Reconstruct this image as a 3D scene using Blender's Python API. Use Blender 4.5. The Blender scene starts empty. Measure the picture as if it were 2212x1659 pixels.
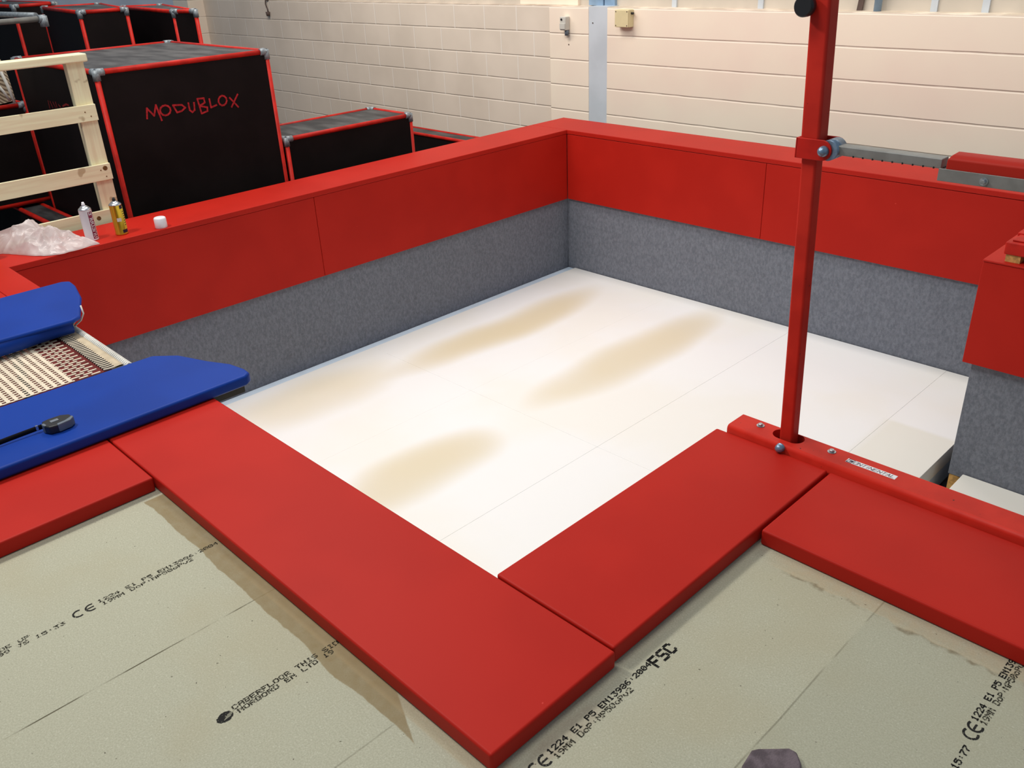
import bpy, bmesh, math, random
from mathutils import Vector, Matrix, noise
random.seed(7)
C = bpy.context.scene.collection
S = bpy.context.scene
PI = math.pi

# ------------------------------------------------------------------ camera, world, lights, exposure
cam = bpy.data.cameras.new('camera')
cam.sensor_width = 36.0
cam.lens = 1882.0 / 2212 * 36
cam.clip_end = 200
co = bpy.data.objects.new('camera', cam)
C.objects.link(co)
co.location = (2.87466, -3.17037, 1.51795)
co.rotation_euler = (1.10230402, 0.0416063925, 0.789862925)
S.camera = co

w = bpy.data.worlds.new('world')
S.world = w
w.use_nodes = True
bg = w.node_tree.nodes['Background']
bg.inputs[0].default_value = (0.68, 0.84, 1.0, 1)
bg.inputs[1].default_value = 0.31


def area(name, loc, target, sx, sy, power, col):
    l = bpy.data.lights.new(name, 'AREA')
    l.shape = 'RECTANGLE'
    l.size = sx
    l.size_y = sy
    l.energy = power
    l.color = col
    o = bpy.data.objects.new(name, l)
    C.objects.link(o)
    o.location = loc
    d = Vector(target) - Vector(loc)
    o.rotation_euler = d.to_track_quat('-Z', 'Y').to_euler()
    return o


area('ceiling_lamp_key', (-1.8, -3.0, 4.0), (0.3, -1.0, 0.0), 0.9, 0.35, 122, (1.0, 0.96, 0.89))
area('ceiling_lamp_middle', (0.8, -2.6, 4.8), (0.8, 0.0, 0.0), 1.5, 1.5, 90, (1.0, 0.96, 0.90))
area('ceiling_lamp_pit', (-2.8, -0.1, 5.0), (-1.0, 0.5, 0.0), 1.5, 1.5, 122, (1.0, 0.94, 0.87))
area('boxes_fill_light', (-5.0, 0.6, 3.8), (-5.2, 3.2, 0.6), 4.0, 0.5, 135, (1.0, 0.90, 0.80))  # added fill to brighten the left blockwork, no known lamp there
area('ceiling_lamp_wall', (0.8, 2.35, 3.6), (0.8, 3.2, 0.9), 3.5, 0.3, 48, (1.0, 0.92, 0.82))

S.view_settings.view_transform = 'Standard'
S.view_settings.look = 'None'
S.view_settings.gamma = 1.0
S.view_settings.use_curve_mapping = False
S.view_settings.exposure = -0.15


# ------------------------------------------------------------------ materials
def srgb(r, g, b):
    f = lambda c: (c / 255) / 12.92 if c / 255 <= 0.04045 else ((c / 255 + 0.055) / 1.055) ** 2.4
    return (f(r), f(g), f(b), 1.0)


class NT:
    """small helper around a material's node tree"""
    def __init__(self, name, rough=0.5, spec=0.5, metal=0.0):
        self.m = bpy.data.materials.new(name)
        self.m.use_nodes = True
        self.t = self.m.node_tree
        self.b = self.t.nodes['Principled BSDF']
        self.b.inputs['Roughness'].default_value = rough
        self.b.inputs['Specular IOR Level'].default_value = spec
        self.b.inputs['Metallic'].default_value = metal
        self._pos = None

    def node(self, kind, **kw):
        n = self.t.nodes.new(kind)
        for k, v in kw.items():
            setattr(n, k, v)
        return n

    def link(self, a, b):
        self.t.links.new(a, b)

    @property
    def pos(self):
        if self._pos is None:
            self._pos = self.node('ShaderNodeNewGeometry').outputs['Position']
        return self._pos

    def put(self, sock, v):
        if isinstance(v, (int, float)):
            sock.default_value = v
        elif isinstance(v, tuple):
            sock.default_value = v
        else:
            self.link(v, sock)

    def math(self, op, a, b=None, c=None, clamp=False):
        n = self.node('ShaderNodeMath', operation=op, use_clamp=clamp)
        self.put(n.inputs[0], a)
        if b is not None:
            self.put(n.inputs[1], b)
        if c is not None:
            self.put(n.inputs[2], c)
        return n.outputs[0]

    def xyz(self, v=None):
        n = self.node('ShaderNodeSeparateXYZ')
        self.link(v or self.pos, n.inputs[0])
        return n.outputs

    def scale(self, sx, sy, sz, v=None):
        n = self.node('ShaderNodeVectorMath', operation='MULTIPLY')
        self.link(v or self.pos, n.inputs[0])
        n.inputs[1].default_value = (sx, sy, sz)
        return n.outputs[0]

    def noise(self, scale, detail=3, v=None, rough=0.5):
        n = self.node('ShaderNodeTexNoise')
        self.link(v or self.pos, n.inputs['Vector'])
        n.inputs['Scale'].default_value = scale
        n.inputs['Detail'].default_value = detail
        n.inputs['Roughness'].default_value = rough
        return n.outputs[0]

    def voronoi(self, scale, v=None, out='Distance'):
        n = self.node('ShaderNodeTexVoronoi')
        self.link(v or self.pos, n.inputs['Vector'])
        n.inputs['Scale'].default_value = scale
        return n.outputs[out]

    def step(self, v, a, b):
        """smooth 0..1 as v goes a..b"""
        n = self.node('ShaderNodeMapRange', interpolation_type='SMOOTHSTEP')
        self.link(v, n.inputs[0])
        n.inputs[1].default_value = a
        n.inputs[2].default_value = b
        n.inputs[3].default_value = 0.0
        n.inputs[4].default_value = 1.0
        return n.outputs[0]

    def mix(self, f, a, b):
        n = self.node('ShaderNodeMix', data_type='RGBA')
        self.put(n.inputs[0], f)
        self.put(n.inputs[6], a)
        self.put(n.inputs[7], b)
        return n.outputs[2]

    def color(self, c):
        self.put(self.b.inputs['Base Color'], c)
        return self

    def bump(self, h, strength=0.3, dist=0.002):
        n = self.node('ShaderNodeBump')
        self.link(h, n.inputs['Height'])
        n.inputs['Strength'].default_value = strength
        n.inputs['Distance'].default_value = dist
        self.link(n.outputs[0], self.b.inputs['Normal'])
        return self


M = {}


def plain(name, col, rough=0.5, spec=0.5, metal=0.0, vary=0.06, scale=9.0, bumpd=0.0, bscale=300):
    t = NT(name, rough, spec, metal)
    c2 = tuple(max(0, x * (1 - vary * 2)) for x in col[:3]) + (1,)
    c1 = tuple(min(1, x * (1 + vary)) for x in col[:3]) + (1,)
    t.color(t.mix(t.step(t.noise(scale, 3), 0.35, 0.65), c1, c2))
    if bumpd:
        t.bump(t.noise(bscale, 2), 0.4, bumpd)
    M[name] = t.m
    return t


def vinyl(name, col, rough):
    t = NT(name, rough, 0.14)
    c2 = (col[0] * 0.93, col[1] * 0.88, col[2] * 0.88, 1)
    c = t.mix(t.step(t.noise(3.0, 2), 0.35, 0.65), col, c2)
    # a few tiny scuffs
    sc = t.step(t.noise(38, 2), 0.80, 0.83)
    c = t.mix(t.math('MULTIPLY', sc, 0.5), c, (min(1, col[0] * 1.5 + .1), col[1] * 3 + .05, col[2] * 3 + .05, 1))
    t.color(c)
    t.bump(t.noise(900, 2), 0.25, 0.0004)
    M[name] = t.m


vinyl('red_vinyl', srgb(184, 34, 23), 0.5)
vinyl('blue_vinyl', srgb(20, 60, 150), 0.42)
vinyl('red_leather', srgb(180, 42, 30), 0.5)

# chipboard
t = NT('chipboard', 0.75, 0.25)
X, Y, Z = t.xyz()
c = t.mix(t.step(t.noise(240, 4, None, 0.75), 0.28, 0.74), srgb(188, 186, 164), srgb(164, 162, 141))
c = t.mix(t.math('MULTIPLY', t.step(t.voronoi(330, out='Color'), 0.78, 0.95), 0.35), c, srgb(206, 206, 186))
c = t.mix(t.math('MULTIPLY', t.step(t.noise(2.6, 3), 0.45, 0.7), 0.30), c, srgb(172, 160, 128))
c = t.mix(t.math('MULTIPLY', t.step(t.noise(260, 2, t.scale(1, 1.5, 1)), 0.69, 0.75), 0.75), c, srgb(232, 228, 210))
c = t.mix(t.math('MULTIPLY', t.step(t.noise(95, 1), 0.765, 0.79), 0.85), c, srgb(84, 78, 64))
# board joints every 0.6 m, running along y
fx = t.math('FRACT', t.math('DIVIDE', t.math('SUBTRACT', t.math('ADD', X, t.math('MULTIPLY', t.math('SUBTRACT', t.noise(5, 1), .5), .004)), 1.0761 - 0.3), 0.6))
dj = t.math('MULTIPLY', t.math('ABSOLUTE', t.math('SUBTRACT', fx, 0.5)), 0.6)
joint = t.math('SUBTRACT', 1.0, t.step(dj, 0.0010, 0.0028))
jn = t.math('MULTIPLY', joint, t.step(t.noise(9, 3), 0.34, 0.60))
jn = t.math('MULTIPLY', jn, t.math('MULTIPLY', t.step(X, 0.8, 0.9), t.math('SUBTRACT', 1.0, t.math('MULTIPLY', t.step(X, 1.4, 1.5), 0.55))))
c = t.mix(t.math('MULTIPLY', jn, 1.0), c, srgb(88, 82, 62))
# one board is a darker, greyer one
c = t.mix(t.math('MULTIPLY', t.step(X, 2.275, 2.277), 0.16), c, srgb(130, 134, 118))
# old brown glue mark along the long pad, with a wavy edge
wob = t.math('MULTIPLY', t.math('SUBTRACT', t.noise(22, 4), 0.5), 0.014)
wob2 = t.math('MULTIPLY', t.math('SUBTRACT', t.noise(3.2, 1), 0.5), 0.045)
yy = t.math('ADD', t.math('ADD', Y, wob), wob2)
band = t.math('MULTIPLY', t.step(yy, -2.440, -2.436), t.math('SUBTRACT', 1.0, t.step(yy, -2.34, -2.33)))
endx = t.math('ADD', X, t.math('MULTIPLY', t.math('ADD', Y, 2.40), 2.2))
band = t.math('MULTIPLY', band, t.math('MULTIPLY', t.step(X, 0.398, 0.404), t.math('SUBTRACT', 1.0, t.step(t.math('SUBTRACT', endx, wob), 1.66, 1.67))))
c = t.mix(t.math('MULTIPLY', band, t.math('ADD', 0.62, t.math('MULTIPLY', t.noise(30, 3), 0.4))), c, srgb(138, 120, 84))
strip = t.math('MULTIPLY', t.step(Y, -2.408, -2.398), t.math('SUBTRACT', 1.0, t.step(Y, -2.34, -2.33)))
strip = t.math('MULTIPLY', strip, t.math('MULTIPLY', t.step(X, 0.7, 1.2), t.math('SUBTRACT', 1.0, t.step(X, 1.93, 1.95))))
c = t.mix(t.math('MULTIPLY', strip, 0.34), c, srgb(172, 150, 110))
# thin wavy dirt line beside the right-hand pad
wl = t.math('MULTIPLY', t.math('SUBTRACT', t.noise(11, 4), 0.5), 0.055)
dl = t.math('ABSOLUTE', t.math('ADD', t.math('ADD', Y, wl), 1.408))
ln = t.math('SUBTRACT', 1.0, t.step(dl, 0.002, 0.010))
ln = t.math('MULTIPLY', ln, t.math('MULTIPLY', t.step(X, 2.02, 2.06), t.step(t.noise(24, 4), 0.40, 0.66)))
c = t.mix(t.math('MULTIPLY', ln, 0.7), c, srgb(112, 96, 68))
lz = t.math('MULTIPLY', t.step(t.math('ADD', Y, wl), -1.408, -1.400), t.math('MULTIPLY', t.step(X, 1.96, 2.06), t.step(Y, -1.5, -1.45)))
c = t.mix(t.math('MULTIPLY', lz, t.math('MULTIPLY', t.noise(45, 3), 0.45)), c, srgb(190, 160, 118))
# pinkish smear at the mark "1224 E1"
ps = t.math('ADD', t.math('POWER', t.math('SUBTRACT', X, 1.968), 2.0), t.math('MULTIPLY', t.math('POWER', t.math('ADD', Y, 2.20), 2.0), 0.05))
c = t.mix(t.math('MULTIPLY', t.math('SUBTRACT', 1.0, t.step(ps, 0.0003, 0.0011)), t.math('MULTIPLY', t.noise(22, 3), 0.55)), c, srgb(150, 126, 108))
t.color(c)
h = t.math('SUBTRACT', t.noise(260, 2), t.math('MULTIPLY', joint, 1.2))
t.bump(h, 0.25, 0.0004)
M['chipboard'] = t.m

# foam sheets, with sprayed glue marks and a painted-in shadow patch
t = NT('white_foam', 0.85, 0.15)
X, Y, Z = t.xyz()
c = t.mix(t.step(t.noise(1.1, 3), 0.4, 0.65), srgb(248, 248, 248), srgb(247, 245, 240))
c = t.mix(t.math('MULTIPLY', t.math('MULTIPLY', t.step(X, 1.16, 1.25), t.math('SUBTRACT', 1.0, t.step(Y, 1.38, 1.43))), 0.35), c, srgb(226, 220, 192))  # soft shadow on the right-hand slabs, painted as a beige tint
for (sx, sy, rx, ry, k) in ((-1.46, 0.98, 0.20, 0.98, .60), (-0.45, 1.25, 0.20, 0.92, .52), (-0.42, -0.72, 0.21, 0.55, .50), (-1.60, -0.62, 0.26, 0.62, .38)):
    dx = t.math('DIVIDE', t.math('SUBTRACT', t.math('ADD', X, t.math('MULTIPLY', t.math('SUBTRACT', t.noise(1.6, 0), .5), .16)), sx), rx)
    dy = t.math('DIVIDE', t.math('SUBTRACT', t.math('ADD', Y, t.math('MULTIPLY', t.math('SUBTRACT', t.noise(1.2, 0), .5), .4)), sy), ry)
    d = t.math('ADD', t.math('POWER', t.math('ABSOLUTE', dx), 2.0), t.math('POWER', t.math('ABSOLUTE', dy), 3.0))
    c = t.mix(t.math('MULTIPLY', t.math('SUBTRACT', 1.0, t.step(d, -0.1, 1.7)), k), c, srgb(212, 188, 122))
c = t.mix(t.math('MULTIPLY', t.step(t.noise(26, 2), 0.82, 0.85), 0.4), c, srgb(150, 140, 110))
t.color(c)
t.bump(t.noise(160, 3), 0.2, 0.0008)
M['white_foam'] = t.m
plain('blue_shade_foam', srgb(214, 230, 246), 0.85, 0.15, vary=.02)  # foam with the bluish shade of the slab edge put into its colour

# needle-felt carpet
t = NT('grey_carpet', 0.95, 0.1)
v = t.scale(1, 1, 0.6)
c = t.mix(t.step(t.noise(70, 4, v, 0.7), 0.30, 0.72), srgb(106, 110, 120), srgb(130, 134, 144))
c = t.mix(t.math('MULTIPLY', t.step(t.noise(40, 3, v), 0.58, 0.72), 0.28), c, srgb(92, 91, 95))
c = t.mix(t.math('MULTIPLY', t.step(t.noise(260, 2), 0.62, 0.74), 0.3), c, srgb(160, 160, 166))
t.color(c)
t.bump(t.noise(420, 3), 0.35, 0.0012)
M['grey_carpet'] = t.m


# painted blockwork
def blocks(name, vertical, a, b):
    t = NT(name, 0.55, 0.3)
    X, Y, Z = t.xyz()
    zz = t.math('DIVIDE', t.math('SUBTRACT', Z, 0.755 - 0.1125), 0.225)
    wv = t.math('MULTIPLY', t.math('SUBTRACT', t.noise(3.5, 2), .5), .006)
    dz = t.math('MULTIPLY', t.math('SUBTRACT', t.math('FRACT', zz), 0.5), 0.225)
    dz = t.math('ADD', dz, wv)
    g = t.math('SUBTRACT', 1.0, t.step(t.math('ABSOLUTE', dz), 0.003, 0.0095))
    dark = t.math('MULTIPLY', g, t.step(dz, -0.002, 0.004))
    if vertical:
        row = t.math('MODULO', t.math('ADD', t.math('FLOOR', t.math('ADD', zz, 0.5)), 40), 2.0)
        xx = t.math('ADD', t.math('DIVIDE', t.math('SUBTRACT', X, 0.053), 0.4555), t.math('MULTIPLY', row, 0.5))
        dx = t.math('MULTIPLY', t.math('ABSOLUTE', t.math('SUBTRACT', t.math('FRACT', xx), 0.5)), 0.4555)
        gv = t.math('SUBTRACT', 1.0, t.step(dx, 0.004, 0.011))
        gall = t.math('MAXIMUM', g, t.math('MULTIPLY', gv, 0.6))
    else:
        gall = g
        gv = None
    c = t.mix(t.step(t.noise(1.6, 3), 0.35, 0.68), a, b)
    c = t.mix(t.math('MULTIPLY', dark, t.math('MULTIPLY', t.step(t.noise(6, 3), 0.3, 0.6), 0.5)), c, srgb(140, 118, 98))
    lightl = t.math('MULTIPLY', g, t.math('SUBTRACT', 1.0, t.step(dz, -0.007, 0.001)))  # light from above on each joint's lower edge, painted as a pale line
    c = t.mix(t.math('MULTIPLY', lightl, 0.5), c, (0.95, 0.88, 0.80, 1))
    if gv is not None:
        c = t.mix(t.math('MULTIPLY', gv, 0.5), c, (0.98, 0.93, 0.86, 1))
    t.color(c)
    h = t.math('SUBTRACT', t.math('MULTIPLY', t.noise(60, 3), 0.06), gall)
    t.bump(h, 0.6, 0.006)
    M[name] = t.m


blocks('painted_blockwork', True, srgb(236, 222, 206), srgb(226, 212, 196))
blocks('painted_wide_blockwork', False, srgb(252, 238, 218), srgb(250, 232, 214))
plain('blue_grey_paint', srgb(206, 214, 222), 0.5, 0.3, vary=.03, scale=4)
plain('blue_wall_paint', srgb(168, 184, 206), 0.6, 0.3, vary=.05, scale=2)
plain('cladding_paint', srgb(212, 202, 188), 0.5, 0.3, vary=.03, scale=3)
plain('pipe_blue', srgb(140, 168, 196), 0.4, 0.4)
plain('dark_brown', srgb(92, 76, 70), 0.6, 0.3)
plain('dark_floor', srgb(52, 52, 56), 0.9, 0.2, scale=30)
plain('black_panel', srgb(24, 17, 17), 0.7, 0.12, vary=.1, scale=4)
t = NT('worn_black_panel', 0.55, 0.35)
c = t.mix(t.step(t.noise(3, 4, t.scale(1, 3, 1)), 0.35, 0.7), srgb(44, 44, 46), srgb(84, 84, 84))
t.color(c)
t.bump(t.noise(200, 2), .2, .0006)
M['worn_black_panel'] = t.m
plain('red_tube', srgb(190, 34, 24), 0.5, 0.2, vary=.08, scale=14)
plain('dark_red', srgb(120, 20, 16), 0.5, 0.3)
plain('galvanised', srgb(140, 148, 154), 0.5, 0.5, 0.35, vary=.12, scale=60)
plain('grey_steel', srgb(136, 136, 132), 0.45, 0.5, 0.2, vary=.06, scale=22)
plain('blue_zinc', srgb(128, 152, 176), 0.35, 0.5, 0.5, vary=.12, scale=50)
plain('zinc_bolt', srgb(176, 180, 184), 0.3, 0.6, 0.7, vary=.12, scale=90)
plain('dark_steel', srgb(66, 66, 62), 0.6, 0.3, 0.2)
plain('black_plastic', srgb(30, 30, 32), 0.4, 0.5, vary=.05)
plain('grey_plastic', srgb(96, 106, 118), 0.45, 0.5, vary=.05)
plain('white_plastic', srgb(236, 234, 240), 0.35, 0.5, vary=.01)
plain('cream_plastic', srgb(226, 212, 168), 0.45, 0.4, vary=.02)
plain('pale_grey_plastic', srgb(206, 204, 196), 0.45, 0.4, vary=.02)
plain('sticker_white', srgb(232, 230, 232), 0.4, 0.3, vary=.01)
plain('ink_navy', srgb(34, 34, 60), 0.5, 0.3)
plain('can_white', srgb(226, 226, 232), 0.3, 0.5, vary=.01)
plain('can_maroon', srgb(132, 28, 66), 0.35, 0.5)
plain('can_silver', srgb(200, 204, 210), 0.25, 0.6, 0.9)
plain('can_gold', srgb(206, 176, 52), 0.28, 0.6, 0.75, vary=.05)
plain('can_yellow', srgb(222, 206, 60), 0.4, 0.5)
plain('marker_red', srgb(176, 36, 42), 0.6, 0.2, vary=.15, scale=60)
plain('faded_marker_red', srgb(128, 34, 36), 0.6, 0.2, vary=.15, scale=60)
plain('white_rope', srgb(230, 228, 220), 0.85, 0.1, bumpd=.002, bscale=220)
plain('cream_web', srgb(222, 208, 186), 0.8, 0.15, vary=.05, scale=30)
plain('beige_band', srgb(196, 180, 154), 0.85, 0.1, vary=.06, scale=24, bumpd=.001)
plain('maroon_web', srgb(104, 44, 42), 0.85, 0.1, vary=.15, scale=60)
plain('black_thread', srgb(24, 22, 26), 0.8, 0.1)
plain('purple_felt', srgb(108, 97, 102), 0.95, 0.1, vary=.15, scale=34, bumpd=.004, bscale=260)

# printing ink: worn, so it breaks up
t = NT('stamp_ink', 0.8, 0.1)
t.color(srgb(60, 57, 48))
tr = t.node('ShaderNodeBsdfTransparent')
mx = t.node('ShaderNodeMixShader')
f = t.step(t.noise(330, 2), 0.40, 0.50)
t.link(f, mx.inputs[0])
t.link(tr.outputs[0], mx.inputs[1])
t.link(t.b.outputs[0], mx.inputs[2])
t.link(mx.outputs[0], t.t.nodes['Material Output'].inputs[0])
M['stamp_ink'] = t.m
t = NT('stamp_ink_dark', 0.8, 0.1)
t.color(srgb(42, 41, 40))
tr = t.node('ShaderNodeBsdfTransparent')
mx = t.node('ShaderNodeMixShader')
f = t.step(t.noise(300, 2), 0.30, 0.42)
t.link(f, mx.inputs[0])
t.link(tr.outputs[0], mx.inputs[1])
t.link(t.b.outputs[0], mx.inputs[2])
t.link(mx.outputs[0], t.t.nodes['Material Output'].inputs[0])
M['stamp_ink_dark'] = t.m

# painted post with chips
t = NT('chipped_red_paint', 0.5, 0.2)
c = t.mix(t.step(t.noise(9, 3), 0.35, 0.65), srgb(204, 46, 32), srgb(190, 40, 28))
c = t.mix(t.step(t.noise(75, 2, t.scale(1, 1, .6)), 0.73, 0.76), c, srgb(56, 30, 28))
t.color(c)
M['chipped_red_paint'] = t.m

# pine, grain along y (rails) and along z (posts)
for nm, sc in (('pine_rail', (12, 0.7, 12)), ('pine_post', (12, 12, 0.7))):
    t = NT(nm, 0.6, 0.3)
    v = t.scale(*sc)
    c = t.mix(t.step(t.noise(4.5, 4, v), 0.3, 0.7), srgb(242, 236, 198), srgb(232, 218, 180))
    c = t.mix(t.math('MULTIPLY', t.step(t.noise(11, 2), 0.66, 0.72), 0.55), c, srgb(150, 112, 66))
    t.color(c)
    t.bump(t.noise(20, 3, v), .2, .001)
    M[nm] = t.m
plain('pine_knot', srgb(120, 84, 48), 0.6, 0.2, vary=.2, scale=90)
plain('ply_wood', srgb(206, 160, 96), 0.7, 0.2, vary=.15, scale=40)

# striped netting
t = NT('cream_netting', 0.85, 0.1)
X, Y, Z = t.xyz()
s_ = t.math('FRACT', t.math('MULTIPLY', t.math('ADD', t.math('ADD', t.math('MULTIPLY', Z, 1.0), t.math('MULTIPLY', Y, 0.75)), t.math('MULTIPLY', t.noise(3, 2), .12)), 34.0))
c = t.mix(t.step(t.math('ABSOLUTE', t.math('SUBTRACT', s_, .5)), .18, .34), srgb(206, 192, 168), srgb(128, 112, 94))
t.color(c)
M['cream_netting'] = t.m

# clear-white polythene
t = NT('polythene', 0.28, 0.5)
t.color(t.mix(t.step(t.noise(9, 3), .35, .65), srgb(246, 240, 238), srgb(226, 218, 216)))
tl = t.node('ShaderNodeBsdfTranslucent')
tl.inputs[0].default_value = srgb(232, 222, 216)
tr = t.node('ShaderNodeBsdfTransparent')
m1 = t.node('ShaderNodeMixShader')
m1.inputs[0].default_value = 0.30
t.link(t.b.outputs[0], m1.inputs[1])
t.link(tl.outputs[0], m1.inputs[2])
m2 = t.node('ShaderNodeMixShader')
t.link(t.math('MULTIPLY', t.step(t.noise(7, 3), 0.38, 0.62), 0.34), m2.inputs[0])
t.link(m1.outputs[0], m2.inputs[1])
t.link(tr.outputs[0], m2.inputs[2])
t.link(m2.outputs[0], t.t.nodes['Material Output'].inputs[0])
M['polythene'] = t.m


# ------------------------------------------------------------------ geometry helpers
class MB:
    def __init__(self):
        self.v, self.f, self.sm = [], [], []

    def add(self, vs, fs, smooth=False):
        o = len(self.v)
        self.v += [tuple(v) for v in vs]
        self.f += [tuple(i + o for i in f) for f in fs]
        self.sm += [smooth] * len(fs)
        return self

    def box(self, lo, hi):
        (a, b, c), (d, e, f) = lo, hi
        return self.add([(a, b, c), (d, b, c), (d, e, c), (a, e, c), (a, b, f), (d, b, f), (d, e, f), (a, e, f)],
                        [(0, 3, 2, 1), (4, 5, 6, 7), (0, 1, 5, 4), (1, 2, 6, 5), (2, 3, 7, 6), (3, 0, 4, 7)])

    def prism(self, poly, z0, z1):
        """poly counter-clockwise seen from above"""
        n = len(poly)
        vs = [(x, y, z0) for x, y in poly] + [(x, y, z1) for x, y in poly]
        fs = [tuple(range(n - 1, -1, -1)), tuple(range(n, 2 * n))]
        fs += [(i, (i + 1) % n, n + (i + 1) % n, n + i) for i in range(n)]
        return self.add(vs, fs)

    def tube(self, p0, p1, r, n=16, r1=None, caps=True):
        p0, p1 = Vector(p0), Vector(p1)
        r1 = r if r1 is None else r1
        d = (p1 - p0).normalized()
        a = d.orthogonal().normalized()
        b = d.cross(a)
        vs = []
        for p, rr in ((p0, r), (p1, r1)):
            for i in range(n):
                t_ = 2 * PI * i / n
                vs.append(p + rr * (math.cos(t_) * a + math.sin(t_) * b))
        self.add(vs, [(i, (i + 1) % n, n + (i + 1) % n, n + i) for i in range(n)], True)
        if caps:
            self.add(vs[:n], [tuple(range(n - 1, -1, -1))])
            self.add(vs[n:], [tuple(range(n))])
        return self

    def path(self, pts, r, n=8):
        pts = [Vector(p) for p in pts]
        rings = []
        prev = None
        for i, p in enumerate(pts):
            d = (pts[min(i + 1, len(pts) - 1)] - pts[max(i - 1, 0)]).normalized()
            if prev is None:
                a = d.orthogonal().normalized()
            else:
                a = (prev - d * prev.dot(d)).normalized()
            prev = a
            b = d.cross(a)
            rings.append([p + r * (math.cos(2 * PI * k / n) * a + math.sin(2 * PI * k / n) * b) for k in range(n)])
        vs = [v for rg in rings for v in rg]
        fs = []
        for i in range(len(rings) - 1):
            for k in range(n):
                fs.append((i * n + k, i * n + (k + 1) % n, (i + 1) * n + (k + 1) % n, (i + 1) * n + k))
        self.add(vs, fs, True)
        self.add(rings[0], [tuple(range(n - 1, -1, -1))])
        self.add(rings[-1], [tuple(range(n))])
        return self

    def lathe(self, c, prof, n=32, axis='z'):
        """prof: (radius, height) from the bottom up"""
        vs = []
        for r, h in prof:
            for i in range(n):
                t_ = 2 * PI * i / n
                x, y = r * math.cos(t_), r * math.sin(t_)
                p = {'z': (x, y, h), 'y': (x, h, -y), 'x': (h, x, y)}[axis]
                vs.append((c[0] + p[0], c[1] + p[1], c[2] + p[2]))
        fs = []
        for j in range(len(prof) - 1):
            for i in range(n):
                fs.append((j * n + i, j * n + (i + 1) % n, (j + 1) * n + (i + 1) % n, (j + 1) * n + i))
        self.add(vs, fs, True)
        self.add(vs[:n], [tuple(range(n - 1, -1, -1))])
        self.add(vs[-n:], [tuple(range(n))])
        return self


def obj(name, mb, mat, parent=None, bevel=0.0, seg=2, label=None, cat=None, group=None, kind=None, origin=None, fix=True):
    org = Vector((0, 0, 0))
    if parent is not None:
        p = parent
        while p is not None:
            org += p.location
            p = p.parent
    else:
        if origin is None:
            xs = [v[0] for v in mb.v]
            ys = [v[1] for v in mb.v]
            zs = [v[2] for v in mb.v]
            origin = ((min(xs) + max(xs)) / 2, (min(ys) + max(ys)) / 2, min(zs))
        org = Vector(origin)
    me = bpy.data.meshes.new(name)
    me.from_pydata([Vector(v) - org for v in mb.v], [], mb.f)
    me.polygons.foreach_set('use_smooth', mb.sm)
    me.update()
    if fix:
        bm = bmesh.new()
        bm.from_mesh(me)
        bmesh.ops.remove_doubles(bm, verts=bm.verts, dist=1e-6)
        bmesh.ops.recalc_face_normals(bm, faces=bm.faces)
        bm.to_mesh(me)
        bm.free()
    me.materials.append(M[mat])
    o = bpy.data.objects.new(name, me)
    C.objects.link(o)
    if parent is not None:
        o.parent = parent
    else:
        o.location = org
    if bevel:
        b = o.modifiers.new('bevel', 'BEVEL')
        b.width = bevel
        b.segments = seg
        b.limit_method = 'ANGLE'
        b.angle_limit = math.radians(40)
        b.harden_normals = False
        for p in me.polygons:
            p.use_smooth = True
        wn = o.modifiers.new('wn', 'WEIGHTED_NORMAL')
        wn.keep_sharp = True
    tag(o, label, cat, group, kind)
    return o


def tag(o, label=None, cat=None, group=None, kind=None):
    if label:
        o['label'] = label
    if cat:
        o['category'] = cat
    if group:
        o['group'] = group
    if kind:
        o['kind'] = kind
    return o


def root(name, loc, label, cat, group=None):
    o = bpy.data.objects.new(name, None)
    C.objects.link(o)
    o.location = loc
    o.empty_display_size = 0.1
    bpy.context.view_layer.update()
    return tag(o, label, cat, group)


def B(lo, hi):
    return MB().box(lo, hi)


# 5x7 dot font
F57 = {
    'A': '0E11111F111111', 'B': '1E11111E11111E', 'C': '0E11101010110E', 'D': '1E11111111111E', 'E': '1F10101E10101F',
    'F': '1F10101E101010', 'G': '0E11101713110F', 'H': '1111111F111111', 'I': '0E04040404040E', 'J': '0702020202120C',
    'L': '1010101010101F', 'M': '111B1515111111', 'N': '11191513111111', 'O': '0E11111111110E', 'P': '1E11111E101010',
    'R': '1E11111E141211', 'S': '0F10100E01011E', 'T': '1F040404040404', 'U': '1111111111110E', 'V': '11111111110A04',
    '0': '0E11131519110E', '1': '040C040404040E', '2': '0E11010204081F', '3': '1F02040201110E', '4': '02060A121F0202',
    '5': '1F101E0101110E', '6': '0608101E11110E', '7': '1F010204080808', '8': '0E11110E11110E', '9': '0E11110F01020C',
    ':': '00000400040000', 'o': '00000E1111110E', 'v': '00001111110A04', ' ': '00000000000000',
}


def dots(text, put, dot=1.38):
    """put(u, v, s): adds one dot at column u, row v (v up), in cells"""
    for i, ch in enumerate(text):
        hx = F57[ch]
        for r in range(7):
            bits = int(hx[2 * r:2 * r + 2], 16)
            for c_ in range(5):
                if bits >> (4 - c_) & 1:
                    put(i * 6 + c_, 6 - r, dot)


def floor_text(mb, text, ytop, x0, pitch, height, jit=0.0, dot=1.38):
    """reads along +y; letters' tops toward -x; x0 = top of the letters"""
    cu, cv = pitch / 6, height / 7

    def put(u, v, s):
        yc = ytop + (u + .5) * cu + random.uniform(-jit, jit)
        xc = x0 + height - (v + .5) * cv + random.uniform(-jit, jit)
        a, b = cu * s / 2, cv * s / 2
        z = 0.0006
        mb.add([(xc - b, yc - a, z), (xc + b, yc - a, z), (xc + b, yc + a, z), (xc - b, yc + a, z)], [(0, 1, 2, 3)])
    dots(text, put, dot)


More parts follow.
